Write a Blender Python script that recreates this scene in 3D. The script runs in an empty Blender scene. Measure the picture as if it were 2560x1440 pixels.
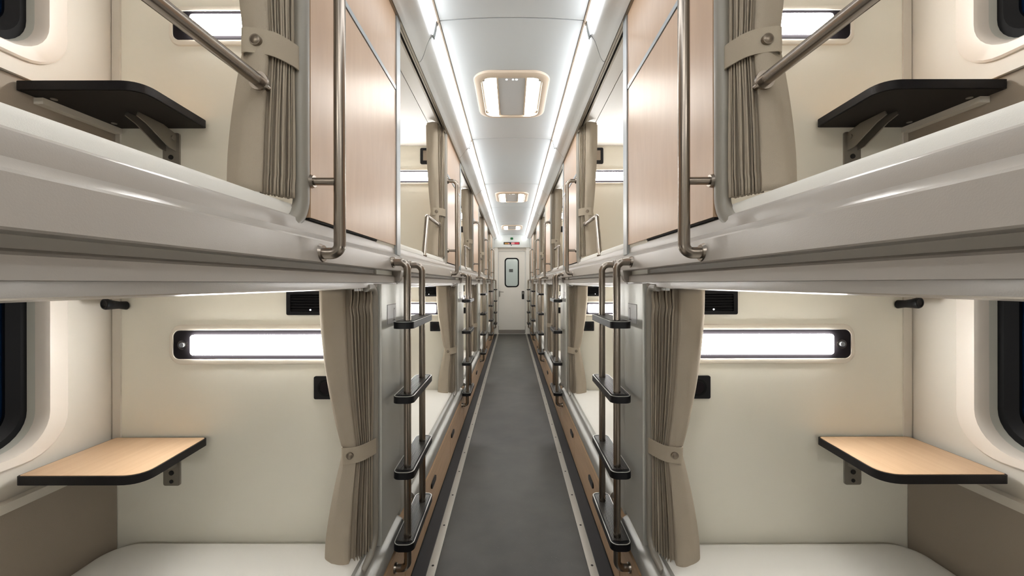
import bpy, bmesh, math, random
from mathutils import Vector
random.seed(7)
C = bpy.context.scene.collection
SC = bpy.context.scene
PI = math.pi

# ------------------------------------------------------------------ camera, world, exposure
H = 1.27                     # eye height
F = 1020.0                   # focal length in pixels of the 2560 px frame
cam = bpy.data.cameras.new('camera'); cam_o = bpy.data.objects.new('camera', cam); C.objects.link(cam_o)
cam.sensor_width = 36.0; cam.lens = F / 2560 * 36
cam.shift_y = -12 / 2560
cam.clip_start = 0.02; cam.clip_end = 100
cam_o.location = (0, 0, H); cam_o.rotation_euler = (PI/2, math.radians(0.09), 0)
SC.camera = cam_o
w = bpy.data.worlds.new('world'); SC.world = w; w.use_nodes = True
w.node_tree.nodes['Background'].inputs[0].default_value = (0.02, 0.05, 0.12, 1)
w.node_tree.nodes['Background'].inputs[1].default_value = 0.35
SC.view_settings.view_transform = 'Standard'; SC.view_settings.look = 'None'
SC.view_settings.gamma = 1; SC.view_settings.exposure = 2.15
SC.view_settings.use_curve_mapping = False
STRIP_E, LAMP_E, CEIL_E = 1.9, 11.8, 4.5

# ------------------------------------------------------------------ dimensions (metres)
P = 2.02          # bay length
NB = 5
YP = 1.43         # partition of the nearest bay
YE = 10.2         # end wall
YB = -1.75        # added wall behind the camera, keeps the light in
W = 0.455         # half width of the aisle at the berth fronts
XW = 1.40         # window wall
ZT = 2.43         # berth ceiling

# ------------------------------------------------------------------ materials
def lin(c):
    c = c / 255
    return c / 12.92 if c <= 0.04045 else ((c + 0.055) / 1.055) ** 2.4
def rgb(r, g, b): return (lin(r), lin(g), lin(b), 1)
MATS = {}
def mat(name, col, rough=0.5, metal=0.0, bump=0.0, bscale=400, var=0.0, vscale=6, coat=0.0, spec=0.5):
    m = bpy.data.materials.new(name); m.use_nodes = True
    nt = m.node_tree; b = nt.nodes['Principled BSDF']
    b.inputs['Base Color'].default_value = col
    b.inputs['Roughness'].default_value = rough; b.inputs['Metallic'].default_value = metal
    b.inputs['Coat Weight'].default_value = coat
    b.inputs['Specular IOR Level'].default_value = spec
    tc = nt.nodes.new('ShaderNodeTexCoord')
    if var:
        n = nt.nodes.new('ShaderNodeTexNoise'); n.inputs['Scale'].default_value = vscale; n.inputs['Detail'].default_value = 4
        nt.links.new(tc.outputs['Object'], n.inputs['Vector'])
        mx = nt.nodes.new('ShaderNodeMix'); mx.data_type = 'RGBA'; mx.blend_type = 'MULTIPLY'
        cr = nt.nodes.new('ShaderNodeMapRange'); cr.inputs[3].default_value = 1 - var; cr.inputs[4].default_value = 1 + var
        nt.links.new(n.outputs['Fac'], cr.inputs[0])
        mx.inputs[0].default_value = 1; mx.inputs[6].default_value = col
        nt.links.new(cr.outputs[0], mx.inputs[7]); nt.links.new(mx.outputs[2], b.inputs['Base Color'])
    if bump:
        n2 = nt.nodes.new('ShaderNodeTexNoise'); n2.inputs['Scale'].default_value = bscale; n2.inputs['Detail'].default_value = 3
        nt.links.new(tc.outputs['Object'], n2.inputs['Vector'])
        bp = nt.nodes.new('ShaderNodeBump'); bp.inputs['Strength'].default_value = bump; bp.inputs['Distance'].default_value = 0.002
        nt.links.new(n2.outputs['Fac'], bp.inputs['Height']); nt.links.new(bp.outputs[0], b.inputs['Normal'])
    MATS[name] = m; return m
def emit(name, col, s):
    m = bpy.data.materials.new(name); m.use_nodes = True; nt = m.node_tree
    b = nt.nodes['Principled BSDF']; b.inputs['Base Color'].default_value = col
    b.inputs['Emission Color'].default_value = col; b.inputs['Emission Strength'].default_value = s
    MATS[name] = m; return m
def wood(name, c1, c2, rough, axis):
    m = mat(name, c1, rough); nt = m.node_tree; b = nt.nodes['Principled BSDF']
    tc = nt.nodes.new('ShaderNodeTexCoord'); mp = nt.nodes.new('ShaderNodeMapping')
    sc = {'z': (60, 60, 3), 'y': (60, 3, 60), 'x': (3, 60, 60), 'zd': (40, 30, 5)}[axis]
    mp.inputs['Scale'].default_value = sc
    if axis == 'zd': mp.inputs['Rotation'].default_value = (0.9, 0, 0)
    n = nt.nodes.new('ShaderNodeTexNoise'); n.inputs['Scale'].default_value = 1.0; n.inputs['Detail'].default_value = 6; n.inputs['Distortion'].default_value = 0.6
    cr = nt.nodes.new('ShaderNodeValToRGB'); cr.color_ramp.elements[0].position = 0.35; cr.color_ramp.elements[1].position = 0.68
    cr.color_ramp.elements[0].color = c2; cr.color_ramp.elements[1].color = c1
    nt.links.new(tc.outputs['Object'], mp.inputs[0]); nt.links.new(mp.outputs[0], n.inputs['Vector'])
    nt.links.new(n.outputs['Fac'], cr.inputs[0]); nt.links.new(cr.outputs[0], b.inputs['Base Color'])
    return m

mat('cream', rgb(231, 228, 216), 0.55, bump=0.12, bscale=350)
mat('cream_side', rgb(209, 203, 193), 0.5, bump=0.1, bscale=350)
mat('taupe_side', rgb(158, 147, 134), 0.7, bump=0.2, bscale=500)
mat('bezel', rgb(228, 221, 208), 0.4)
mat('window_bezel', rgb(220, 212, 203), 0.38)
mat('reveal', rgb(196, 196, 188), 0.45)
mat('fascia', rgb(168, 162, 155), 0.28, bump=0.08, bscale=500)
mat('underside', rgb(160, 152, 140), 0.5)
mat('silver', rgb(196, 196, 190), 0.36, metal=0.35)
mat('rail_metal', rgb(160, 160, 156), 0.38, metal=0.4)
mat('silver_trim', rgb(176, 182, 186), 0.32, metal=0.5)
mat('jamb', rgb(146, 141, 132), 0.38)
mat('steel', rgb(152, 143, 134), 0.26, metal=1.0)
mat('bracket_metal', rgb(150, 146, 138), 0.4, metal=0.7)
mat('ceiling_panel', rgb(208, 212, 214), 0.42)
mat('cove', rgb(240, 243, 245), 0.42)
mat('seam', rgb(30, 28, 26), 0.8)
mat('track', rgb(150, 142, 130), 0.35, metal=0.6)
mat('berth_ceiling', rgb(188, 183, 176), 0.5)
mat('beige_frame', rgb(214, 196, 176), 0.4)
mat('lamp_center', rgb(205, 205, 206), 0.4)
mat('black', rgb(15, 15, 19), 0.45, spec=0.3)
mat('rubber', rgb(8, 9, 12), 0.5, spec=0.2)
mat('lamp_plate', rgb(34, 31, 34), 0.8, spec=0.1)
mat('table_edge', rgb(14, 12, 15), 0.5, bump=0.2, bscale=600, spec=0.3)
mat('table_under', rgb(40, 36, 33), 0.7, spec=0.2)
mat('tread', rgb(58, 54, 51), 0.42)
mat('curtain', rgb(176, 165, 149), 0.95, bump=0.6, bscale=900, var=0.06, vscale=14, spec=0.15)
mat('strap', rgb(178, 167, 150), 0.95, bump=0.5, bscale=900, spec=0.15)
mat('snap', rgb(128, 118, 106), 0.35, metal=0.8)
mat('white_mark', rgb(235, 235, 235), 0.4)
mat('notice', rgb(205, 205, 205), 0.4)
mat('line', rgb(110, 108, 106), 0.5)
mat('door_paint', rgb(242, 239, 232), 0.45)
mat('end_wall', rgb(238, 235, 228), 0.45)
mat('kick', rgb(150, 144, 138), 0.4, metal=0.3)
mat('header', rgb(212, 214, 210), 0.45)
mat('floor_edge', rgb(38, 38, 42), 0.6)
mat('aluminium', rgb(190, 187, 180), 0.38, metal=0.7, bump=0.1, bscale=200)
mat('screw', rgb(40, 36, 33), 0.5, metal=0.6)
mat('sheet', rgb(226, 224, 218), 0.85, bump=0.25, bscale=700, spec=0.2)
wood('beech', rgb(208, 177, 148), rgb(202, 170, 141), 0.32, 'zd')
wood('beech_drawer', rgb(196, 166, 134), rgb(182, 152, 120), 0.45, 'y')
wood('beech_top', rgb(214, 182, 148), rgb(207, 173, 138), 0.38, 'y')
emit('lamp_strip', (0.95, 0.98, 1.0, 1), STRIP_E)
emit('lamp_read', (1.0, 0.99, 0.965, 1), LAMP_E)
emit('added_fill_upper', (1.0, 0.98, 0.94, 1), LAMP_E*0.35)  # glow of the added near-end fill lights, upper bunks
emit('added_fill_lower', (1.0, 0.98, 0.94, 1), LAMP_E*0.4)  # glow of the added near-end fill lights, lower bunks
emit('lamp_tube', (1.0, 0.98, 0.93, 1), CEIL_E)
emit('sign_green', rgb(0, 90, 40), 0.04)
emit('led_amber', rgb(150, 110, 50), 0.1)
emit('led_red', rgb(165, 35, 50), 0.1)
emit('led_pink', rgb(200, 130, 130), 0.1)
emit('dot', (1, 1, 1, 1), 1.0)
# vinyl floor with pale flecks
m = mat('vinyl', rgb(74, 73, 70), 0.42, bump=0.25, bscale=250)
nt = m.node_tree; b = nt.nodes['Principled BSDF']
tc = nt.nodes.new('ShaderNodeTexCoord')
v = nt.nodes.new('ShaderNodeTexVoronoi'); v.inputs['Scale'].default_value = 75
cr = nt.nodes.new('ShaderNodeValToRGB'); cr.color_ramp.elements[0].color = (1, 1, 1, 1); cr.color_ramp.elements[1].color = (0, 0, 0, 1)
cr.color_ramp.elements[0].position = 0.04; cr.color_ramp.elements[1].position = 0.13
nt.links.new(tc.outputs['Object'], v.inputs['Vector']); nt.links.new(v.outputs['Distance'], cr.inputs[0])
n3 = nt.nodes.new('ShaderNodeTexNoise'); n3.inputs['Scale'].default_value = 5; n3.inputs['Detail'].default_value = 8
nt.links.new(tc.outputs['Object'], n3.inputs['Vector'])
mr = nt.nodes.new('ShaderNodeValToRGB'); mr.color_ramp.elements[0].position = 0.3; mr.color_ramp.elements[1].position = 0.75
mr.color_ramp.elements[0].color = rgb(50, 49, 46); mr.color_ramp.elements[1].color = rgb(68, 66, 62)
nt.links.new(n3.outputs['Fac'], mr.inputs[0])
sg = nt.nodes.new('ShaderNodeTexNoise'); sg.inputs['Scale'].default_value = 22
nt.links.new(tc.outputs['Object'], sg.inputs['Vector'])
th = nt.nodes.new('ShaderNodeMath'); th.operation = 'GREATER_THAN'; th.inputs[1].default_value = 0.56
nt.links.new(sg.outputs['Fac'], th.inputs[0])
mu = nt.nodes.new('ShaderNodeMath'); mu.operation = 'MULTIPLY'
nt.links.new(th.outputs[0], mu.inputs[0]); nt.links.new(cr.outputs[0], mu.inputs[1])
mx = nt.nodes.new('ShaderNodeMix'); mx.data_type = 'RGBA'; mx.inputs[7].default_value = rgb(104, 101, 96)
nt.links.new(mu.outputs[0], mx.inputs[0]); nt.links.new(mr.outputs[0], mx.inputs[6]); nt.links.new(mx.outputs[2], b.inputs['Base Color'])
# night window glass
m = bpy.data.materials.new('night_glass'); m.use_nodes = True; nt = m.node_tree; MATS['night_glass'] = m
b = nt.nodes['Principled BSDF']; b.inputs['Base Color'].default_value = (0.004, 0.02, 0.06, 1); b.inputs['Roughness'].default_value = 0.03
tr = nt.nodes.new('ShaderNodeBsdfTransparent'); tr.inputs[0].default_value = (0.15, 0.3, 0.5, 1)
ms = nt.nodes.new('ShaderNodeMixShader'); ms.inputs[0].default_value = 0.4
nt.links.new(b.outputs[0], ms.inputs[1]); nt.links.new(tr.outputs[0], ms.inputs[2])
nt.links.new(ms.outputs[0], nt.nodes['Material Output'].inputs[0])
m = bpy.data.materials.new('door_glass'); m.use_nodes = True; nt = m.node_tree; MATS['door_glass'] = m
gl = nt.nodes.new('ShaderNodeBsdfGlossy'); gl.inputs['Roughness'].default_value = 0.05
tr = nt.nodes.new('ShaderNodeBsdfTransparent'); tr.inputs[0].default_value = (0.95, 0.98, 0.97, 1)
ms = nt.nodes.new('ShaderNodeMixShader'); ms.inputs[0].default_value = 0.1
nt.links.new(tr.outputs[0], ms.inputs[1]); nt.links.new(gl.outputs[0], ms.inputs[2])
nt.links.new(ms.outputs[0], nt.nodes['Material Output'].inputs[0])

# ------------------------------------------------------------------ mesh helpers; coordinates are (u, y, z), u = distance from the aisle's middle
def V(u, y, z): return Vector((u, y, z))
def put(axis, a, b, c):
    """2D point (a, b) and height c along axis -> (u, y, z)"""
    return V(c, a, b) if axis == 'u' else V(a, c, b) if axis == 'y' else V(a, b, c)
def extrude(bm, pts, axis, a, b_, scale_b=None):
    A = [bm.verts.new(put(axis, p[0], p[1], a)) for p in pts]
    if scale_b:
        cx = sum(p[0] for p in pts)/len(pts); cy = sum(p[1] for p in pts)/len(pts)
        q = [(cx+(p[0]-cx)*scale_b[0], cy+(p[1]-cy)*scale_b[1]) for p in pts]
    else: q = pts
    B = [bm.verts.new(put(axis, p[0], p[1], b_)) for p in q]
    n = len(pts)
    bm.faces.new(A); bm.faces.new(list(reversed(B)))
    for i in range(n): bm.faces.new((A[i], B[i], B[(i+1) % n], A[(i+1) % n]))
def ring(bm, outer, inner, axis, a, b_):
    n = len(outer)
    L = [[bm.verts.new(put(axis, p[0], p[1], h)) for p in pts] for pts, h in ((outer, a), (outer, b_), (inner, b_), (inner, a))]
    for k in range(4):
        X, Y = L[k], L[(k+1) % 4]
        for i in range(n): bm.faces.new((X[i], X[(i+1) % n], Y[(i+1) % n], Y[i]))
def loft(bm, loops, closed_ends=True):
    R = [[bm.verts.new(p) for p in lp] for lp in loops]
    n = len(R[0])
    for X, Y in zip(R, R[1:]):
        for i in range(n): bm.faces.new((X[i], X[(i+1) % n], Y[(i+1) % n], Y[i]))
    if closed_ends:
        bm.faces.new(R[0]); bm.faces.new(list(reversed(R[-1])))
def rr(c0, c1, w_, h_, r, n=6):
    r = min(r, w_/2-1e-4, h_/2-1e-4); out = []
    for k, (sx, sy) in enumerate(((1, 1), (-1, 1), (-1, -1), (1, -1))):
        for i in range(n+1):
            t = k*PI/2 + i/n*PI/2
            out.append((c0 + sx*(w_/2-r) + r*math.cos(t), c1 + sy*(h_/2-r) + r*math.sin(t)))
    return out
def rrb(a0, a1, b0, b1, r, n=6): return rr((a0+a1)/2, (b0+b1)/2, a1-a0, b1-b0, r, n)
def rect_of(a0, a1, b0, b1, n=6):
    """the corners of a rectangle repeated so that they pair with rr()"""
    return [q for p in ((a1, b1), (a0, b1), (a0, b0), (a1, b0)) for q in [p]*(n+1)]
def box(bm, u0, u1, y0, y1, z0, z1): extrude(bm, [(u0, z0), (u1, z0), (u1, z1), (u0, z1)], 'y', y0, y1)
def fillet(pts, r, n=6):
    pts = [Vector(p) for p in pts]; out = [pts[0]]
    for i in range(1, len(pts)-1):
        p, a, b_ = pts[i], (pts[i-1]-pts[i]), (pts[i+1]-pts[i])
        la, lb = a.length, b_.length; a.normalize(); b_.normalize()
        ang = a.angle(b_)
        if ang > PI-0.02: out.append(p); continue
        rr_ = r[i-1] if isinstance(r, (list, tuple)) else r
        d = min(rr_/math.tan(ang/2), la*0.49, lb*0.49); rad = d*math.tan(ang/2)
        cen = p + (a+b_).normalized()*(rad/math.sin(ang/2))
        s, e = p+a*d-cen, p+b_*d-cen
        tot = s.angle(e)
        for k in range(n+1):
            t = k/n; v_ = (s*math.sin((1-t)*tot)+e*math.sin(t*tot))/math.sin(tot)
            out.append(cen+v_)
    out.append(pts[-1]); return out
def sweep(bm, pts, prof, up=None):
    """prof: function (i, n) -> list of (a, b) offsets, or one list"""
    pts = [Vector(p) for p in pts]; loops = []
    t0 = (pts[1]-pts[0]).normalized()
    nrm = Vector(up) if up else (Vector((0, 0, 1)) if abs(t0.z) < 0.9 else Vector((0, 1, 0)))
    for i, p in enumerate(pts):
        t = ((pts[min(i+1, len(pts)-1)]-p).normalized() + (p-pts[max(i-1, 0)]).normalized()).normalized()
        nrm = (nrm - t*nrm.dot(t)).normalized(); bi = t.cross(nrm)
        loops.append([p + nrm*a + bi*b_ for a, b_ in prof])
    loft(bm, loops)
def circ(r, n=14, sx=1.0): return [(r*sx*math.cos(2*PI*i/n), r*math.sin(2*PI*i/n)) for i in range(n)]
def tube(bm, pts, r, fr=0.05, n=14, fn=7): sweep(bm, fillet(pts, fr, fn) if fr else pts, circ(r, n))
def cyl(bm, c, axis, r, h, n=20, r2=None):
    c = Vector(c); a = {'u': Vector((1, 0, 0)), 'y': Vector((0, 1, 0)), 'z': Vector((0, 0, 1))}[axis]
    e1 = Vector((0, 1, 0)) if axis == 'u' else Vector((1, 0, 0)); e2 = a.cross(e1)
    loft(bm, [[c + a*hh + e1*rad*math.cos(2*PI*i/n) + e2*rad*math.sin(2*PI*i/n) for i in range(n)] for hh, rad in ((0, r), (h, r2 if r2 else r))])
def annulus(bm, c, axis, ro, ri, h, n=20):
    k = {'u': (1, 2, 0), 'y': (0, 2, 1), 'z': (0, 1, 2)}[axis]
    f = lambda r: [(c[k[0]]+r*math.cos(2*PI*i/n), c[k[1]]+r*math.sin(2*PI*i/n)) for i in range(n)]
    ring(bm, f(ro), f(ri), axis, c[k[2]], c[k[2]]+h)

def obj(name, bm, m, parent=None, s=1, origin=None, bev=0.0, seg=2, smooth=38, sharp_bev=50, keep_normals=False):
    if bev:
        es = [e for e in bm.edges if len(e.link_faces) == 2 and e.calc_face_angle(0) > math.radians(sharp_bev)]
        bmesh.ops.bevel(bm, geom=es, offset=bev, segments=seg, affect='EDGES', clamp_overlap=True, profile=0.5)
    o3 = parent['o3'] if (parent is not None and 'o3' in parent) else (origin or (0, 0, 0))
    for v_ in bm.verts: v_.co = Vector((v_.co.x*s - o3[0], v_.co.y - o3[1], v_.co.z - o3[2]))
    if not keep_normals: bmesh.ops.recalc_face_normals(bm, faces=bm.faces)
    elif s < 0: bmesh.ops.reverse_faces(bm, faces=bm.faces)
    me = bpy.data.meshes.new(name); bm.to_mesh(me); bm.free()
    me.materials.append(MATS[m]); me.shade_smooth(); me.set_sharp_from_angle(angle=math.radians(smooth))
    o = bpy.data.objects.new(name, me); C.objects.link(o)
    if parent is not None:
        o.parent = parent
        if 'o3' in parent: o['o3'] = list(parent['o3'])
    else: o.location = o3
    return o
def NB_(): return bmesh.new()
def thing(name, s, u, y, z, kind=None):
    o = bpy.data.objects.new(name, None); C.objects.link(o)
    o.location = (s*u, y, z); o['o3'] = [s*u, y, z]; o.empty_display_size = 0.05
    if kind: o['kind'] = kind
    return o
def tag(o, label, cat, group=None):
    o['label'] = label; o['category'] = cat
    if group: o['group'] = group
def kids(o): return [c for c in ALL_KIDS.get(o.name, [])]
def copy_tree(o, dy=0.0, parent=None):
    c = o.copy(); C.objects.link(c)
    if parent is not None: c.parent = parent
    else: c.location.y += dy
    for ch in list(o.children): copy_tree(ch, 0, c)
    return c
def part(fn_name, parent, m, s, build, **kw):
    bm = NB_(); build(bm); return obj(fn_name, bm, m, parent, s, **kw)

ORD = ['nearest', 'second', 'third', 'fourth', 'farthest']
SIDE = {-1: 'left', 1: 'right'}
def repeat(proto, s, label, cat, group, ks=range(1, NB)):
    """label: a text with {bay} and {side}"""
    made = [proto]
    tag(proto, label.format(bay=ORD[0], side=SIDE[s]), cat, group)
    for k in ks:
        c = copy_tree(proto, P*k); tag(c, label.format(bay=ORD[k], side=SIDE[s]), cat, group); made.append(c)
    return made

# ================================================================== SETTING
bm = NB_(); extrude(bm, [(-1.5, YB-0.05), (1.5, YB-0.05), (1.5, YE+2.2), (-1.5, YE+2.2)], 'z', -0.06, 0.0)
fl = obj('floor', bm, 'vinyl'); fl['kind'] = 'structure'
n_trim = 0
for s in (-1, 1):
    t = thing('trim_%d' % (1 if s < 0 else 2), s, 0.36, 0, 0, 'structure')
    part('metal_strip', t, 'aluminium', s, lambda bm: box(bm, 0.338, 0.375, YB, YE-0.02, 0.0005, 0.004), bev=0.001)
    part('dark_edge', t, 'floor_edge', s, lambda bm: box(bm, 0.3755, 0.432, YB, YE-0.02, 0.0005, 0.012), bev=0.004)
    sc0 = part('screw', t, 'screw', s, lambda bm: cyl(bm, (0.357, 0.0, 0.0035), 'z', 0.0058, 0.0012, 12))
    for k in range(1, 34):
        c = sc0.copy(); C.objects.link(c); c.location = (0, 0.305*k, 0)
    sc0.location = (0, 0.305*34, 0)

# window walls
def rect(bm, ax, a0, a1, b0, b1, c0, c1): extrude(bm, [(a0, b0), (a1, b0), (a1, b1), (a0, b1)], ax, c0, c1)
WIN = [(-0.15, 1.22, 0.79, 1.40), (-0.15, 1.22, 1.945, 2.33)]
for s in (-1, 1):
    bm = NB_()
    Y0, Y1 = YB, 1.6
    rect(bm, 'u', Y0, Y1, 0.0, 0.5, XW, XW+0.10)
    rect(bm, 'u', Y1, YE, 0.0, 2.6, XW, XW+0.10)
    rect(bm, 'u', Y0, -0.4, 0.5, 2.6, XW, XW+0.10)
    rect(bm, 'u', -0.4, Y1, 2.42, 2.6, XW, XW+0.10)
    for (a0, a1, b0, b1), (z0, z1) in zip(WIN, ((0.5, 1.5), (1.5, 2.42))):
        ring(bm, rect_of(-0.4, Y1, z0, z1), rrb(a0, a1, b0, b1, 0.10), 'u', XW, XW+0.10)
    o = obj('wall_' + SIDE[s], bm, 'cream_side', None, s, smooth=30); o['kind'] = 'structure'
    # lower dark lining and ledges in the nearest bay and the following ones
    for k in range(NB):
        y0, y1 = YP+0.235-P+P*k, YP-0.002+P*k
        part('lining_panel', o, 'taupe_side', s, lambda bm: rect(bm, 'u', y0, y1, 0.3, 0.645, XW-0.016, XW-0.001))
        part('ledge', o, 'cream_side', s, lambda bm: rect(bm, 'u', y0, y1, 0.648, 0.674, XW-0.028, XW-0.001), bev=0.006)
        part('lining_panel', o, 'taupe_side', s, lambda bm: rect(bm, 'u', y0, y1, 1.36, 1.850, XW-0.016, XW-0.001))
        part('ledge', o, 'cream_side', s, lambda bm: rect(bm, 'u', y0, y1, 1.852, 1.868, XW-0.028, XW-0.001), bev=0.005)
wn = 0
for s in (-1, 1):
    for a0, a1, b0, b1 in WIN:
        wn += 1
        t = thing('window_%d' % wn, s, XW, (a0+a1)/2, b0, 'structure')
        bm = NB_()
        n = 8
        o1 = rrb(a0-0.06, a1+0.06, b0-0.035, min(b1+0.05, 2.40), 0.12, n); o2 = rrb(a0-0.052, a1+0.052, b0-0.03, min(b1+0.044, 2.394), 0.115, n)
        i0 = rrb(a0, a1, b0, b1, 0.10, n); i1 = rrb(a0+0.006, a1-0.006, b0+0.006, b1-0.006, 0.096, n)
        iA = rrb(a0-0.006, a1+0.006, b0-0.006, b1+0.006, 0.105, n)
        lo = [[put('u', p[0], p[1], h) for p in q] for q, h in ((o1, XW-0.0005), (o1, XW-0.007), (o2, XW-0.012), (iA, XW-0.012), (i0, XW-0.003), (i1, XW+0.02))]
        loft(bm, lo, False); obj('bezel', bm, 'window_bezel', t, s, keep_normals=False)
        bm = NB_()
        g0 = i1; g1 = rrb(a0+0.010, a1-0.010, b0+0.010, b1-0.010, 0.094, n)
        loft(bm, [[put('u', p[0], p[1], h) for p in q] for q, h in ((g0, XW+0.0195), (g1, XW+0.04))], False); obj('reveal', bm, 'reveal', t, s)
        bm = NB_()
        g2 = rrb(a0+0.03, a1-0.03, b0+0.03, b1-0.03, 0.08, n); g3 = rrb(a0+0.055, a1-0.055, b0+0.052, b1-0.052, 0.06, n)
        loft(bm, [[put('u', p[0], p[1], h) for p in q] for q, h in ((g1, XW+0.0395), (g2, XW+0.034), (g3, XW+0.048), (g3, XW+0.085))], False); obj('gasket', bm, 'rubber', t, s)
        bm = NB_(); extrude(bm, rrb(a0+0.05, a1-0.05, b0+0.05, b1-0.05, 0.06, n), 'u', XW+0.056, XW+0.062); obj('pane', bm, 'night_glass', t, s)

# added wall closing the open aisle to contain light, end wall, side closing walls
bm = NB_(); box(bm, -1.5, 1.5, YB-0.05, YB, 0, 2.6); o = obj('wall_back_added', bm, 'end_wall'); o['kind'] = 'structure'

# transverse partitions, the one behind the nearest bay first
pn = 0
for s in (-1, 1):
    for k in range(-1, NB):
        yp = YP + P*k
        t = thing('partition_wall', s, 0.9, yp, 0, 'structure')
        part('partition_panel', t, 'cream', s, lambda bm: box(bm, W+0.02, XW-0.001, yp, yp+0.228, 0.0, ZT+0.01))
        part('corner_trim', t, 'cream_side', s, lambda bm: box(bm, XW-0.032, XW-0.004, yp-0.006, yp-0.0002, 0.675, 1.25), bev=0.002)
        part('corner_trim', t, 'cream_side', s, lambda bm: box(bm, XW-0.032, XW-0.004, yp-0.006, yp-0.0002, 1.365, 2.42), bev=0.002)

# ceilings
ce = thing('ceiling', 1, 0, 0, 2.4, 'structure')
SEAM = [1.85 + 1.53*i for i in range(-3, 6)]
ys = [YB] + [v_ for v_ in SEAM if v_ > YB+0.2] + [YE-0.02]
ys = [v_ for i, v_ in enumerate(ys)]
def arc_prof(h0=0.0):
    pts = []
    for i in range(13):
        u = -0.325 + 0.65*i/12; pts.append((u, H+1.19+0.014*(1-(u/0.325)**2)+h0))
    return pts
for a, b_ in zip(ys, ys[1:]):
    lo = arc_prof(); hi = [(p[0], p[1]+0.012) for p in reversed(lo)]
    bm = NB_(); extrude(bm, lo+hi, 'y', a+0.004, b_-0.004); obj('ceiling_panel', bm, 'ceiling_panel', ce, 1, bev=0.002, sharp_bev=60)
bm = NB_(); box(bm, -0.45, 0.45, YB, YE, 2.485, 2.52); obj('backing', bm, 'seam', ce, 1)
for s in (-1, 1):
    for a, b_ in zip(ys, ys[1:]):
        # rail beside the ceiling panels, and the cove outside the strip light
        cv2 = [(0.360, H+1.122), (0.366, H+1.116), (0.372, H+1.112), (0.383, H+1.107), (0.395, H+1.103), (0.41, H+1.1005), (0.425, H+1.098), (0.436, H+1.093), (0.447, H+1.086), (0.456, H+1.084), (0.458, H+1.118), (0.44, H+1.118), (0.41, H+1.118), (0.39, H+1.118), (0.366, H+1.13)]
        part('edge_rail', ce, 'beige_frame', s, lambda bm: extrude(bm, [(0.328, H+1.188), (0.332, H+1.176), (0.3378, H+1.178), (0.3378, H+1.2), (0.328, H+1.2)], 'y', a+0.002, b_-0.002))
        cv = [(0.360, H+1.122), (0.372, H+1.112), (0.395, H+1.103), (0.425, H+1.098), (0.447, H+1.086), (0.456, H+1.084), (0.458, H+1.14), (0.40, H+1.14), (0.366, H+1.15)]
        def cove(bm):
            extrude(bm, cv2, 'y', a+0.003, b_-0.003)
            for v_ in bm.verts:
                q = min(1, max(0, (v_.co.x-0.362)/0.09)); v_.co.y = min(v_.co.y + 0.15*(3*q*q-2*q**3), YE-0.005)
        part('cove_panel', ce, 'cove', s, cove, smooth=50)
        # seam closer between two coves
    part('cove_backing', ce, 'seam', s, lambda bm: box(bm, 0.37, 0.455, YB, YE, H+1.120, H+1.139))
    # curtain track by the upper openings
    part('track_edge', ce, 'track', s, lambda bm: box(bm, 0.458, 0.468, YB, YE-0.02, H+1.082, H+1.15))
    part('track_slot', ce, 'seam', s, lambda bm: box(bm, 0.468, 0.478, YB, YE-0.02, H+1.110, H+1.15))
    part('track_edge', ce, 'track', s, lambda bm: box(bm, 0.478, 0.486, YB, YE-0.02, H+1.100, H+1.15))
    part('track_slot', ce, 'seam', s, lambda bm: box(bm, 0.486, 0.500, YB, YE-0.02, H+1.118, H+1.15))
    part('track_edge', ce, 'track', s, lambda bm: box(bm, 0.500, 0.510, YB, YE-0.02, H+1.108, H+1.15))
    part('berth_ceiling_edge', ce, 'berth_ceiling', s, lambda bm: extrude(bm, [(0.511, H+1.122), (0.598, H+1.150), (0.598, H+1.2), (0.511, H+1.2)], 'y', YB, YE-0.02))
    part('berth_ceiling_panel', ce, 'berth_ceiling', s, lambda bm: extrude(bm, [(0.603, H+1.152), (0.75, H+1.162), (XW+0.05, H+1.162), (XW+0.05, H+1.2), (0.603, H+1.2)], 'y', YB, YE-0.02))
    part('top_backing', ce, 'seam', s, lambda bm: box(bm, 0.45, XW+0.1, YB, YE, H+1.2, H+1.24))

# strip lights
sn = 0
WORDS = ['first', 'second', 'third', 'fourth', 'fifth', 'sixth', 'last']
for s in (-1, 1):
    segs = [(a, b_) for a, b_ in zip(ys, ys[1:])]
    vis = [q for q in segs if q[1] > 0.9]
    for a, b_ in segs:
        t = thing('strip_light', s, 0.35, (a+b_)/2, H+1.12)
        pr = [(0.3385, H+1.180), (0.344, H+1.155), (0.3500, H+1.128), (0.3530, H+1.116), (0.3570, H+1.1145), (0.3595, H+1.1225), (0.366, H+1.150), (0.352, H+1.19), (0.3385, H+1.19)]
        part('diffuser', t, 'lamp_strip', s, lambda bm: extrude(bm, pr, 'y', a+0.02, b_-0.02), smooth=60)
        for ya, yb in ((a+0.0035, a+0.0195), (b_-0.0195, b_-0.0035)):
            part('end_cap', t, 'silver_trim', s, lambda bm: extrude(bm, [(p[0]-0.001 if i < 4 else p[0], p[1]) for i, p in enumerate(pr)], 'y', ya, yb))
        i = vis.index((a, b_)) if (a, b_) in vis else None
        lab = ('%s glowing strip light of the %s cove, counted from the near end' % (WORDS[min(i, 6)], SIDE[s])) if i is not None else 'glowing strip light of the %s cove, overhead before the first ceiling joint %s' % (SIDE[s], 'farther back' if a < -1.5 else 'close by')
        tag(t, lab, 'light', 'strip lights along the ceiling coves')

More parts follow.
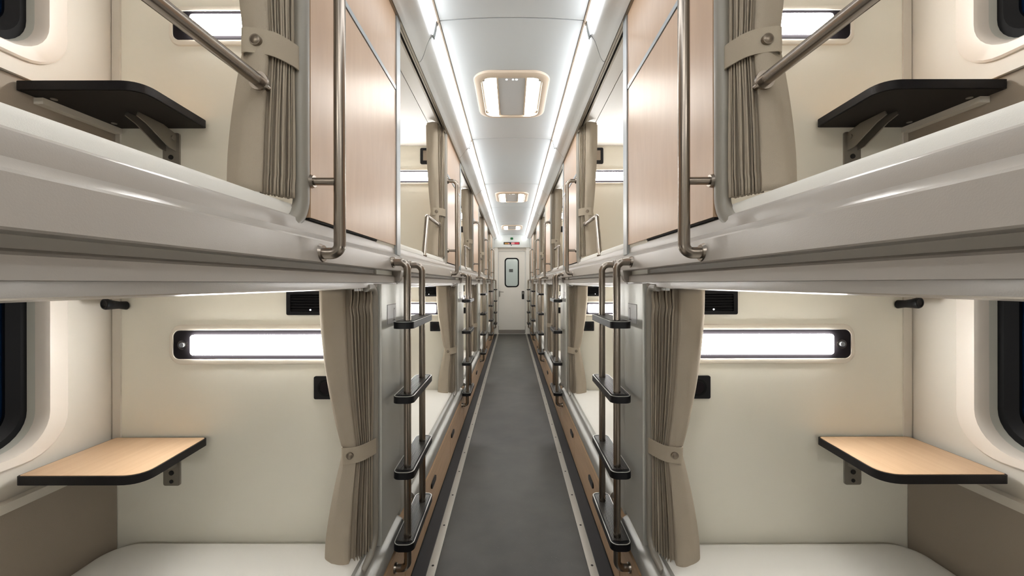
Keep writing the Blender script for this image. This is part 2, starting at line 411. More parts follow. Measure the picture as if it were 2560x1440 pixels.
# ceiling lamps
def ceiling_lamp(yc):
    t = thing('ceiling_light', 1, 0, yc, H+1.2)
    hw, hl = 0.222, 0.315; z = H+1.2
    def fr(bm):
        n = 10
        L = [(rr(0, yc, 2*hw+0.01, 2*hl+0.01, 0.105, n), z+0.002), (rr(0, yc, 2*hw, 2*hl, 0.10, n), z-0.010), (rr(0, yc, 2*hw-0.012, 2*hl-0.012, 0.095, n), z-0.013),
             (rr(0, yc, 2*hw-0.075, 2*hl-0.080, 0.07, n), z-0.020), (rr(0, yc, 2*hw-0.082, 2*hl-0.087, 0.066, n), z-0.019), (rr(0, yc, 2*hw-0.084, 2*hl-0.089, 0.066, n), z+0.012)]
        loft(bm, [[put('z', p[0], p[1], h) for p in q] for q, h in L], False)
    part('frame', t, 'beige_frame', 1, fr)
    part('backing', t, 'seam', 1, lambda bm: extrude(bm, rr(0, yc, 2*hw-0.07, 2*hl-0.08, 0.068, 10), 'z', z+0.006, z+0.009))
    cp = part('centre_panel', t, 'lamp_center', 1, lambda bm: extrude(bm, [(-0.078, yc-0.262), (0.078, yc-0.262), (0.078, yc+0.262), (-0.078, yc+0.262)], 'z', z-0.012, z+0.005), bev=0.004)
    for sx in (-1, 1):
        part('side_rib', t, 'beige_frame', 1, lambda bm: box(bm, sx*0.084-0.005, sx*0.084+0.005, yc-0.262, yc+0.262, z-0.015, z+0.005), bev=0.002)
        # lens with one rounded outer side
        pts = [(sx*p[0], p[1]) for p in ([(0.091, yc-0.262), (0.125, yc-0.262)] + [(0.125+0.034*math.sin(q*PI/12), yc-0.228-0.034*math.cos(q*PI/12)) for q in range(1, 7)] + [(0.125+0.034*math.cos(q*PI/12), yc+0.228+0.034*math.sin(q*PI/12)) for q in range(0, 6)] + [(0.125, yc+0.262), (0.091, yc+0.262)])]
        part('lens', t, 'lamp_tube', 1, lambda bm: extrude(bm, pts, 'z', z+0.004, z-0.014, (0.9, 0.99)), bev=0.003)
        part('side_plate', t, 'lamp_center', 1, lambda bm: box(bm, sx*0.168-0.004, sx*0.168+0.004, yc-0.20, yc+0.20, z-0.006, z+0.006))
        for yy in (-0.225, 0.225): part('clip', t, 'bracket_metal', 1, lambda bm: box(bm, sx*0.160-0.012, sx*0.160+0.012, yc+yy-0.012, yc+yy+0.012, z-0.010, z+0.006), bev=0.002)
    for i, dx in enumerate((-0.03, 0.008, 0.028)):
        m_ = obj('indicator', (lambda bm: (extrude(bm, rr(dx, yc-0.24, 0.011 if i != 2 else 0.014, 0.011, 0.004), 'z', z-0.0135, z-0.0118), bm)[1])(NB_()), 'dot', cp, 1)
    return t
l0 = ceiling_lamp(2.62)
tag(l0, 'nearest square ceiling lamp with beige surround and two glowing lenses', 'ceiling lamp', 'ceiling lamps over the aisle')
for k, lab in ((1, 'middle beige-framed ceiling lamp over the aisle, second from the camera'), (2, 'farthest beige-framed ceiling lamp over the aisle, close to the end door'), (-1, 'beige-framed ceiling lamp overhead, in front of all the others')):
    c = copy_tree(l0, 3.06*k); tag(c, lab, 'ceiling lamp', 'ceiling lamps over the aisle')

# ------------------------------------------------------------------ end of the carriage
ew = thing('wall_end', 1, 0, YE, 0, 'structure')
bm = NB_(); ring(bm, rect_of(-1.5, 1.5, 0.0, 2.6), rrb(-0.345, 0.335, -0.2 + 0.2001, 2.07, 0.03), 'y', YE, YE+0.08)
obj('wall_panel', bm, 'end_wall', ew, 1)
for s in (-1, 1):
    part('door_post', ew, 'end_wall', s, lambda bm: box(bm, 0.352, 0.445, YE-0.09, YE, 0.0, 2.17), bev=0.006)
    # short closing wall between the last bunks and the end wall
    part('side_panel', ew, 'end_wall', s, lambda bm: box(bm, W, W+0.03, YP+P*(NB-1)+0.232, YE, 0.0, 2.36), bev=0.003)
d = thing('door_1', 1, 0, YE, 0, 'structure')
bm = NB_(); ring(bm, rect_of(-0.335, 0.325, 0.012, 2.06), rrb(-0.165, 0.155, 1.19, 1.885, 0.07), 'y', YE+0.012, YE+0.05); leaf = obj('door_leaf', bm, 'door_paint', d, 1)
bm = NB_(); ring(bm, rrb(-0.185, 0.175, 1.17, 1.905, 0.085), rrb(-0.155, 0.145, 1.20, 1.875, 0.062), 'y', YE+0.002, YE+0.055); obj('window_gasket', bm, 'rubber', d, 1, bev=0.003)
bm = NB_(); extrude(bm, rrb(-0.163, 0.153, 1.192, 1.883, 0.066), 'y', YE+0.028, YE+0.034); obj('pane', bm, 'door_glass', d, 1)
part('kick_plate', d, 'kick', 1, lambda bm: box(bm, -0.333, 0.323, YE+0.004, YE+0.012, 0.014, 0.105), bev=0.001)
def hnd(bm):
    extrude(bm, rrb(-0.325, -0.300, 0.93, 1.08, 0.01), 'y', YE+0.002, YE+0.012)
    tube(bm, [(-0.31, YE+0.004, 1.055), (-0.31, YE-0.045, 1.055), (-0.21, YE-0.045, 1.05)], 0.008, 0.015, 10)
    cyl(bm, (-0.31, YE-0.004, 0.965), 'y', 0.012, 0.012)
part('lever_handle', d, 'bracket_metal', 1, hnd)
bm = NB_(); ring(bm, rrb(0.245, 0.305, 0.87, 1.075, 0.012), rrb(0.258, 0.292, 0.885, 1.06, 0.008), 'y', YE+0.002, YE+0.016); obj('pull_recess', bm, 'black', d, 1)
part('pull_grip', d, 'bracket_metal', 1, lambda bm: box(bm, 0.262, 0.288, YE+0.004, YE+0.011, 0.995, 1.055), bev=0.002)
part('pull_well', d, 'black', 1, lambda bm: box(bm, 0.257, 0.293, YE+0.007, YE+0.0115, 0.885, 1.06))

hd = thing('display_box', 1, 0, YE-0.1, 2.2)
tag(hd, 'pale box above the end door with green light and red and amber display', 'display')
part('housing', hd, 'header', 1, lambda bm: extrude(bm, [(YE-0.13, 2.155), (YE-0.001, 2.155), (YE-0.001, 2.475), (YE-0.06, 2.475), (YE-0.13, 2.30)], 'u', -0.45, 0.45), bev=0.004)
part('green_sign', hd, 'sign_green', 1, lambda bm: extrude(bm, rrb(-0.038, 0.03, 2.345, 2.40, 0.018), 'y', YE-0.122, YE-0.08))
dp = part('display', hd, 'black', 1, lambda bm: extrude(bm, rrb(-0.205, 0.190, 2.225, 2.285, 0.004), 'y', YE-0.134, YE-0.12))
part('amber_field', dp, 'led_amber', 1, lambda bm: box(bm, -0.18, -0.085, YE-0.1365, YE-0.134, 2.232, 2.268))
part('pink_field', dp, 'led_pink', 1, lambda bm: (box(bm, -0.085, -0.06, YE-0.1365, YE-0.134, 2.232, 2.262), box(bm, -0.02, 0.065, YE-0.1365, YE-0.134, 2.232, 2.275)))
part('red_field', dp, 'led_red', 1, lambda bm: box(bm, 0.07, 0.175, YE-0.1365, YE-0.134, 2.231, 2.276))
part('sensor', hd, 'black', 1, lambda bm: cyl(bm, (-0.015, YE-0.135, 2.208), 'y', 0.012, 0.01, 12))

# vestibule seen through the door's pane
vb = thing('wall_vestibule', 1, 0, YE+1.5, 0, 'structure')
part('rear_panel', vb, 'ceiling_panel', 1, lambda bm: box(bm, -1.2, 1.2, YE+1.9, YE+1.95, 0, 2.6))
part('inner_door', vb, 'header', 1, lambda bm: box(bm, -0.36, 0.36, YE+1.885, YE+1.9, 0.0, 2.05), bev=0.004)
for s in (-1, 1): part('side_wall', vb, 'ceiling_panel', s, lambda bm: box(bm, 0.75, 0.8, YE+0.08, YE+1.9, 0, 2.6))
part('vestibule_ceiling', vb, 'ceiling_panel', 1, lambda bm: box(bm, -0.8, 0.8, YE+0.08, YE+1.9, 2.3, 2.35))
sg_ = part('notice_plate', vb, 'black', 1, lambda bm: box(bm, -0.085, 0.03, YE+1.878, YE+1.885, 1.60, 1.69))
vl = thing('vestibule_lamp', 1, 0.1, YE+0.9, 2.29)
tag(vl, 'bright ceiling lamp seen through the pane of the end door', 'light')
part('lens', vl, 'lamp_tube', 1, lambda bm: extrude(bm, rr(0.15, YE+1.0, 0.25, 0.5, 0.03), 'z', 2.27, 2.299))

# ================================================================== BERTHS
Yb0, Yb1 = YP+0.232-P, YP+0.228      # one bay module from joint to joint
def grab_profile_prism(prof, y0, y1): return lambda bm: extrude(bm, prof, 'y', y0, y1)

def make_upper_bunk(s):
    t = thing('upper_bunk', s, 0.9, 0.6, 1.255)
    z = H
    prof = [(0.545, z+0.135), (0.495, z+0.148), (0.484, z+0.151), (0.476, z+0.146), (0.473, z+0.135), (0.472, z+0.119), (0.469, z+0.1165), (0.450, z+0.1035), (0.4465, z+0.0995),
            (0.4425, z+0.072), (0.4400, z+0.050), (0.4425, z+0.0475), (0.486, z+0.0475), (0.486, z+0.0355), (0.468, z+0.0305), (0.4635, z+0.027), (0.4625, z+0.0035), (0.468, z+0.0025), (0.468, z-0.001), (0.470, z-0.0136), (0.476, z-0.0136), (0.480, z-0.0), (0.545, z+0.02)]
    part('fascia', t, 'fascia', s, lambda bm: extrude(bm, prof, 'y', Yb0+0.002, Yb1-0.002), smooth=12)
    prof2 = [(0.4375, z+0.052), (0.444, z+0.015), (0.455, z+0.0035), (0.47, z+0.0035), (0.47, z+0.06), (0.445, z+0.06)]
    for ya, yb in ((Yb1-0.040, Yb1-0.0025),):
        part('fascia_end', t, 'fascia', s, lambda bm: extrude(bm, [(p[0]+0.002, p[1]) for p in prof2], 'y', ya, yb), bev=0.003)
    part('base_slab', t, 'underside', s, lambda bm: box(bm, 0.482, XW-0.018, YP+0.236-P, YP-0.004, z-0.002, z+0.088), bev=0.004)
    part('lip', t, 'fascia', s, lambda bm: extrude(bm, [(0.500, z-0.003), (0.500, z-0.0115), (0.535, z-0.020), (0.60, z-0.022), (0.60, z-0.003)], 'y', YP+0.24-P, YP-0.006), smooth=28)
    part('curtain_track', t, 'track', s, lambda bm: box(bm, 0.482, 0.499, YP+0.41-P, YP-0.03, z-0.016, z-0.002), bev=0.002)
    return t
def make_lower_bunk(s):
    t = thing('lower_bunk', s, 0.9, 0.6, 0.0)
    z = H
    prof = [(0.545, z-0.94), (0.50, z-0.905), (0.486, z-0.900), (0.478, z-0.905), (0.472, z-0.918), (0.468, z-0.932), (0.460, z-0.940), (0.447, z-0.950), (0.441, z-0.962), (0.438, z-0.985), (0.441, z-0.998), (0.450, z-1.002), (0.545, z-1.002)]
    part('rail', t, 'rail_metal', s, lambda bm: extrude(bm, prof, 'y', Yb0+0.18, Yb1-0.006), smooth=40)
    part('base_box', t, 'beech_drawer', s, lambda bm: box(bm, 0.452, XW-0.018, Yb0+0.002, YP-0.004, 0.03, 0.30))
    part('kick_plate', t, 'floor_edge', s, lambda bm: box(bm, 0.447, 0.452, Yb0, Yb1, 0.0, 0.05))
    cuts = [Yb0+0.002, Yb0+0.37, Yb0+1.21, Yb0+1.76, Yb1-0.002]
    for i, (a, b_) in enumerate(zip(cuts, cuts[1:])):
        dr = part('drawer_front', t, 'beech_drawer', s, lambda bm: box(bm, 0.436, 0.4515, a+0.002, b_-0.002, 0.018, 0.264), bev=0.0015)
        if i in (1, 2):
            ym = a+0.21 if i == 1 else a+0.09
            part('handle', dr, 'black', s, lambda bm: extrude(bm, rrb(ym-0.06, ym+0.06, 0.165, 0.195, 0.014), 'u', 0.428, 0.4365), bev=0.003)
    return t
def mattress_mesh(bm, u0, u1, y0, y1, z0, z1, seed):
    rnd = random.Random(seed)
    NU, NY = 34, 60
    r = 0.09
    waves = [(rnd.uniform(4, 22), rnd.uniform(4, 22), rnd.uniform(0, 6.3), rnd.uniform(0.0005, 0.0024)) for _ in range(16)]
    def h(u, y):
        v_ = 0
        for a, b_, c, d_ in waves: v_ += d_*math.sin(a*u+b_*y+c+1.3*math.sin(0.7*b_*u-a*y*0.6))
        return v_
    uc, yc, hu, hy = (u0+u1)/2, (y0+y1)/2, (u1-u0)/2, (y1-y0)/2
    def outline(inset, n_=10):
        return rr(uc, yc, 2*(hu-inset), 2*(hy-inset), max(r-inset, 0.02), n_)
    T = z1-z0
    loops = []
    for inset, zz in ((0.02, z0), (0.004, z0+0.012), (0.0, z0+0.3*T), (0.0, z0+0.6*T), (0.006, z1-0.016), (0.016, z1-0.006), (0.03, z1-0.002)):
        loops.append([V(p[0], p[1], zz + (h(p[0], p[1]) if zz > z0+0.5*T else 0)) for p in outline(inset)])
    R = [[bm.verts.new(p) for p in lp] for lp in loops]
    n = len(R[0])
    for X, Y in zip(R, R[1:]):
        for i in range(n): bm.faces.new((X[i], X[(i+1) % n], Y[(i+1) % n], Y[i]))
    bm.faces.new(R[0])
    # top: concentric rings, so the sheet can ripple
    K = 16; prev = R[-1]; base = outline(0.03)
    for k in range(1, K):
        f = 1-k/K
        cur = []
        for p in base:
            u = uc + (p[0]-uc)*f; y = yc + (p[1]-yc)*(f if True else 1)
            cur.append(bm.verts.new(V(u, y, z1 + h(u, y))))
        for i in range(n): bm.faces.new((prev[i], prev[(i+1) % n], cur[(i+1) % n], cur[i]))
        prev = cur
    c = bm.verts.new(V(uc, yc, z1+h(uc, yc)))
    for i in range(n): bm.faces.new((prev[i], prev[(i+1) % n], c))

def make_mattress(s, upper, seed):
    bm = NB_()
    if upper: mattress_mesh(bm, 0.487, 1.372, YP-P+0.25, YP-0.012, H+0.09, H+0.186, seed)
    else: mattress_mesh(bm, 0.492, 1.372, YP-P+0.25, YP-0.012, 0.302, 0.378, seed)
    bmesh.ops.subdivide_edges(bm, edges=[e for e in bm.edges if e.calc_length() > 0.15], cuts=3, use_grid_fill=True)
    return obj('mattress', bm, 'sheet', None, s, origin=(s*0.93, 0.6, H+0.09 if upper else 0.302), smooth=70)

def make_closet(s):
    """wooden end panel of the upper bunk with its metal post and rounded jamb"""
    U = 0.468
    t = thing('bunk_end_panel', s, U, 1.3, H+0.15)
    y0, y1 = YP-0.480, YP+0.214
    zb, zc = H+0.779, H+1.083
    part('lower_board', t, 'beech', s, lambda bm: box(bm, U, U+0.018, y0, y1, H+0.1535, zb-0.003), bev=0.0015)
    part('upper_board', t, 'beech', s, lambda bm: box(bm, U, U+0.018, y0, y1, zb+0.018, zc), bev=0.0015)
    part('division_trim', t, 'silver_trim', s, lambda bm: box(bm, U-0.002, U+0.014, y0, y1, zb+0.001, zb+0.017), bev=0.002)
    part('backing', t, 'seam', s, lambda bm: box(bm, U+0.004, U+0.0175, y0+0.002, YP-0.001, H+0.149, zc-0.002))
    part('post', t, 'silver_trim', s, lambda bm: box(bm, U-0.005, U+0.02, y1+0.002, y1+0.052, H+0.115, zc+0.002), bev=0.004)
    path = fillet([(U+0.016, y0-0.012, zc-0.002), (U+0.016, y0-0.012, H+0.146), (U+0.034, y0-0.12, H+0.110)], 0.07, 9)
    pr = [(0.017*math.cos(q), 0.020*math.sin(q)) for q in [2*PI*i/16 for i in range(16)]]
    part('jamb', t, 'jamb', s, lambda bm: sweep(bm, path, pr, up=(1, 0, 0)))
    return t
def make_lower_panel(s):
    t = thing('ladder_backboard', s, W, YP+0.15, 0.37)
    y0, ym, y1 = YP-0.008, YP+0.222, YP+0.385
    cp = part('cover_plate', t, 'silver', s, lambda bm: box(bm, W, W+0.018, y0, ym, 0.355, H-0.003), bev=0.003)
    part('edge_plate', t, 'silver', s, lambda bm: box(bm, W+0.001, W+0.018, ym+0.004, y1-0.012, 0.33, H-0.003), bev=0.003)
    path = fillet([(W+0.022, y0-0.09, H-0.014), (W+0.022, y0-0.012, H-0.014), (W+0.022, y0-0.012, 0.36), (W+0.026, y0-0.13, 0.352)], [0.05, 0.09], 8)
    part('jamb', t, 'jamb', s, lambda bm: sweep(bm, path, circ(0.014, 12), up=(1, 0, 0)))
    path2 = fillet([(W+0.013, y1-0.006, H-0.006), (W+0.013, y1-0.006, 0.365), (W+0.02, y1+0.12, 0.358)], 0.07, 8)
    part('rear_jamb', t, 'silver', s, lambda bm: sweep(bm, path2, circ(0.013, 12), up=(1, 0, 0)))
    # berth sign engraved in the cover plate
    ya, yb, za, zb = YP+0.055, YP+0.165, H-0.150, H-0.078
    sgn = part('berth_sign', cp, 'notice', s, lambda bm: rect(bm, 'u', ya, yb, za, zb, W-0.0012, W+0.001))
    return t, (ya, yb, za, zb)
def sign_lines(s, q):
    ya, yb, za, zb = q
    def b1(bm):
        tk = 0.0022
        rect(bm, 'u', ya, yb, zb-tk, zb, W-0.0016, W-0.0010); rect(bm, 'u', ya, ya+tk*1.5, za, zb, W-0.0016, W-0.0010)
        # pictogram: back of a seat and its foot
        yc = ya+0.72*(yb-ya)
        rect(bm, 'u', yc, yc+0.005, za+0.012, zb-0.022, W-0.0016, W-0.0010)
        rect(bm, 'u', yc-0.012, yc+0.018, za+0.008, za+0.012, W-0.0016, W-0.0010)
        rect(bm, 'u', yc+0.003, yc+0.012, zb-0.022, zb-0.016, W-0.0016, W-0.0010)
    return b1

def make_ladder(s):
    t = thing('ladder', s, 0.388, YP+0.2, 0.2)
    ua, y1_, y2_ = 0.388, YP+0.082, YP+0.330
    for y_, zb in ((y1_, 0.215), (y2_, 0.300)):
        tb = part('rail', t, 'steel', s, lambda bm: tube(bm, [(0.446, y_, H+0.078), (ua, y_, H+0.078), (ua, y_, zb), (0.440, y_, zb)], 0.0135, [0.05, 0.045], 16, 9))
        part('flange', tb, 'steel', s, lambda bm: cyl(bm, (0.4365, y_, H+0.078), 'u', 0.0195, 0.008, 20, 0.0215))
        part('flange', tb, 'steel', s, lambda bm: cyl(bm, (0.429, y_, zb), 'u', 0.018, 0.007, 20, 0.0195))
    for zt in (1.132, 0.863, 0.590, 0.330):
        pts = rrb(0.356, 0.432, YP+0.035, YP+0.405, 0.026, 8)
        st = part('step', t, 'black', s, lambda bm: extrude(bm, pts, 'z', zt-0.026, zt-0.002), bev=0.003)
        def ribs(bm):
            rect(bm, 'z', 0.366, 0.424, YP+0.060, YP+0.380, zt-0.0021, zt-0.0009)
            for i in range(11):
                a = 0.3665 + i*0.0053
                rect(bm, 'z', a, a+0.0033, YP+0.055+0.006*abs(i-5)/5, YP+0.385-0.006*abs(i-5)/5, zt-0.001, zt+0.0012)
        part('tread', st, 'tread', s, ribs)
        ring_o, ring_i = rrb(0.3575, 0.4305, YP+0.0365, YP+0.4035, 0.025, 8), rrb(0.3600, 0.4280, YP+0.039, YP+0.401, 0.023, 8)
        part('edge_line', st, 'silver', s, lambda bm: ring(bm, ring_o, ring_i, 'z', zt-0.002, zt-0.0006))
    return t
def make_grab(s):
    t = thing('grab_handle', s, 0.41, YP-0.48, H+0.07)
    y_ = YP-0.478
    tb = part('bar', t, 'steel', s, lambda bm: tube(bm, [(0.442, y_-0.004, H+0.070), (0.4015, y_, H+0.070), (0.4015, y_, H+0.745), (0.468, y_, H+0.745)], 0.0135, [0.042, 0.045], 16, 9))
    part('flange', tb, 'steel', s, lambda bm: cyl(bm, (0.437, y_-0.003, H+0.070), 'u', 0.019, 0.008, 20, 0.023))
    part('flange', tb, 'steel', s, lambda bm: cyl(bm, (0.4600, y_, H+0.745), 'u', 0.019, 0.008, 20, 0.021))
    br = part('bracket', t, 'steel', s, lambda bm: cyl(bm, (0.4015, y_, H+0.238), 'u', 0.009, 0.066))
    part('flange', br, 'steel', s, lambda bm: cyl(bm, (0.4600, y_, H+0.238), 'u', 0.014, 0.008, 20, 0.016))
    return t
def make_guard(s):
    t = thing('guard_rail', s, 0.49, YP-0.8, H+0.15)
    tb = part('bar', t, 'steel', s, lambda bm: tube(bm, [(0.492, YP-1.18, H+0.140), (0.520, YP-0.955, H+0.412), (0.514, YP-0.600, H+0.412)], 0.0125, 0.05, 16, 8))
    part('stub', t, 'steel', s, lambda bm: cyl(bm, (0.514, YP-0.600, H+0.412), 'y', 0.007, 0.03))
    part('flange', tb, 'steel', s, lambda bm: cyl(bm, (0.514, YP-0.604, H+0.412), 'y', 0.019, 0.006))
    part('flange', tb, 'steel', s, lambda bm: cyl(bm, (0.493, YP-1.18, H+0.149), 'z', 0.02, 0.008))
    return t

def make_table(s, upper):
    zt = H-0.535 if not upper else H+0.566
    t = thing('folding_table', s, 1.22, YP-0.15, zt)
    u0, u1, y0, y1 = 1.060, XW-0.018, YP-0.297, YP-0.008
    def outline(ins):
        # big radius on the inner front corner, small ones elsewhere
        P_ = [(u1-ins, y0+ins, 0.012), (u0+ins-0.028, y0+ins, 0.062), (u0+ins, y1-ins, 0.016), (u1-ins, y1-ins, 0.012)]
        pts = []
        n = len(P_)
        for i in range(n):
            p = Vector(P_[i][:2]); a = Vector(P_[i-1][:2])-p; b_ = Vector(P_[(i+1) % n][:2])-p
            r = max(P_[i][2]-ins, 0.004); a.normalize(); b_.normalize()
            for k in range(9):
                q = k/8; A_, B_ = p+a*r, p+b_*r
                pts.append(tuple(A_*(1-q)**2 + p*2*q*(1-q) + B_*q*q))
        return pts
    part('edge_band', t, 'table_edge', s, lambda bm: extrude(bm, outline(0), 'z', zt-0.025, zt-0.001), bev=0.004)
    part('table_top', t, 'beech_top', s, lambda bm: extrude(bm, outline(0.005), 'z', zt-0.0022, zt+0.0004))
    part('underside', t, 'table_under', s, lambda bm: extrude(bm, outline(0.006), 'z', zt-0.0262, zt-0.0245))
    bu = 1.190
    def br(bm):
        extrude(bm, rrb(bu-0.030, bu+0.028, zt-0.170, zt-0.040, 0.007, 3), 'y', YP-0.0065, YP-0.0005)
    b1 = part('bracket', t, 'bracket_metal', s, br, bev=0.0012)
    def arm(bm):
        for du in (-0.020, 0.016):
            extrude(bm, [(YP-0.006, zt-0.105), (YP-0.006, zt-0.045), (YP-0.06, zt-0.030), (YP-0.15, zt-0.027), (YP-0.155, zt-0.040), (YP-0.12, zt-0.052), (YP-0.035, zt-0.10)], 'u', bu+du, bu+du+0.004)
        cyl(bm, (bu-0.024, YP-0.022, zt-0.062), 'u', 0.008, 0.048, 14)
    part('arm', b1, 'bracket_metal', s, arm, bev=0.0008)
    part('screw', b1, 'seam', s, lambda bm: (cyl(bm, (bu-0.001, YP-0.0085, zt-0.125), 'y', 0.0085, 0.003, 14), cyl(bm, (bu-0.001, YP-0.0085, zt-0.155), 'y', 0.0065, 0.003, 14)))
    part('screw_cap', t, 'bracket_metal', s, lambda bm: (cyl(bm, (1.335, YP-0.24, zt-0.0285), 'z', 0.008, 0.003, 12), cyl(bm, (1.335, YP-0.06, zt-0.0285), 'z', 0.008, 0.003, 12)))
    part('wall_bracket', t, 'cream_side', s, lambda bm: box(bm, XW-0.045, XW-0.017, YP-0.25, YP-0.01, zt-0.045, zt-0.027), bev=0.003)
    return t

def make_lamp(s, upper):
    zc = H-0.2135 if not upper else H+0.9015
    t = thing('berth_light', s, 0.88, YP, zc)  # reading light, reused for the added near-end fill lights
    u0, u1 = 0.580, 1.183
    def bz(bm):
        n = 8
        L = [(rrb(u0-0.018, u1+0.018, zc-0.071, zc+0.071, 0.042, n), YP+0.002), (rrb(u0-0.014, u1+0.014, zc-0.067, zc+0.067, 0.040, n), YP-0.005), (rrb(u0-0.008, u1+0.008, zc-0.058, zc+0.058, 0.030, n), YP-0.007),
             (rrb(u0-0.001, u1+0.001, zc-0.051, zc+0.051, 0.023, n), YP-0.007), (rrb(u0, u1, zc-0.050, zc+0.050, 0.022, n), YP-0.003), (rrb(u0, u1, zc-0.050, zc+0.050, 0.022, n), YP+0.002)]
        loft(bm, [[put('y', p[0], p[1], h) for p in q] for q, h in L], False)
    part('bezel', t, 'bezel', s, bz)
    part('plate', t, 'lamp_plate', s, lambda bm: extrude(bm, rrb(u0+0.001, u1-0.001, zc-0.049, zc+0.049, 0.021, 8), 'y', YP-0.0055, YP+0.001), bev=0.001)
    part('diffuser', t, 'lamp_read', s, lambda bm: extrude(bm, rrb(0.642, 1.118, zc-0.035, zc+0.035, 0.010, 5), 'y', YP-0.0052, YP-0.0135), bev=0.004)
    for uu in (0.612, 1.149):
        kn = part('knob', t, 'steel', s, lambda bm: cyl(bm, (uu, YP-0.0055, zc), 'y', 0.0165, -0.004, 24))
        part('button', kn, 'silver_trim', s, lambda bm: cyl(bm, (uu, YP-0.0095, zc), 'y', 0.008, -0.004, 20))
    return t
def make_vent(s):
    t = thing('air_vent', s, 0.68, YP, H-0.07)
    u0, u1, z0, z1 = 0.580, 0.786, H-0.110, H-0.026
    bm = NB_(); ring(bm, rrb(u0, u1, z0, z1, 0.006), rrb(u0+0.014, u1-0.014, z0+0.012, z1-0.012, 0.003), 'y', YP-0.010, YP-0.0005); obj('frame', bm, 'black', t, s, bev=0.001)
    part('back_plate', t, 'rubber', s, lambda bm: box(bm, u0+0.012, u1-0.012, YP-0.002, YP-0.0006, z0+0.01, z1-0.01))
    for i in range(6):
        zz = z0+0.017+i*0.0098
        part('slat', t, 'black', s, lambda bm: extrude(bm, [(YP-0.009, zz), (YP-0.008, zz-0.001), (YP-0.002, zz+0.005), (YP-0.003, zz+0.006)], 'u', u0+0.014, u1-0.014))
    part('indicator', t, 'dot', s, lambda bm: cyl(bm, (0.702, YP-0.0095, z0+0.018), 'y', 0.0028, -0.001, 10))
    return t
def make_framed(s):
    t = thing('framed_panel', s, 0.68, YP, H+1.0)
    u0, u1, z0, z1 = 0.575, 0.772, H+1.006, H+1.142
    bm = NB_(); ring(bm, rrb(u0, u1, z0, z1, 0.012), rrb(u0+0.022, u1-0.022, z0+0.030, z1-0.020, 0.004), 'y', YP-0.010, YP-0.0005); obj('frame', bm, 'black', t, s, bev=0.0015)
    part('inset', t, 'taupe_side', s, lambda bm: box(bm, u0+0.020, u1-0.020, YP-0.004, YP-0.0006, z0+0.028, z1-0.018))
    return t
def make_socket(s, upper):
    zc = H-0.364 if not upper else H+0.722
    t = thing('wall_plate', s, 0.65, YP, zc)
    u0, u1 = 0.605, 0.692
    part('plate', t, 'black', s, lambda bm: extrude(bm, rrb(u0, u1, zc-0.040, zc+0.040, 0.006), 'y', YP-0.007, YP-0.0005), bev=0.0012)
    part('rim', t, 'rubber', s, lambda bm: annulus(bm, ((u0+u1)/2, YP-0.0085, zc), 'y', 0.030, 0.023, 0.002, 28))
    part('centre', t, 'lamp_plate', s, lambda bm: cyl(bm, ((u0+u1)/2, YP-0.007, zc), 'y', 0.0215, -0.002, 24))
    return t
def make_hook(s):
    t = thing('coat_peg', s, 1.33, YP, H-0.07)
    part('peg', t, 'rubber', s, lambda bm: loft(bm, [[V(c[0] + r*math.cos(q), c[1]+0.35*r*math.cos(q), c[2] + 0.82*r*math.sin(q)) for q in [2*PI*i/20 for i in range(20)]] for c, r in (
        ((1.352, YP-0.0005, H-0.076), 0.018), ((1.351, YP-0.012, H-0.075), 0.017), ((1.349, YP-0.03, H-0.073), 0.0155), ((1.344, YP-0.062, H-0.070), 0.019), ((1.340, YP-0.085, H-0.067), 0.023), ((1.339, YP-0.091, H-0.0665), 0.021), ((1.3385, YP-0.0925, H-0.0665), 0.017), ((1.339, YP-0.089, H-0.0665), 0.013))]), smooth=50)
    return t

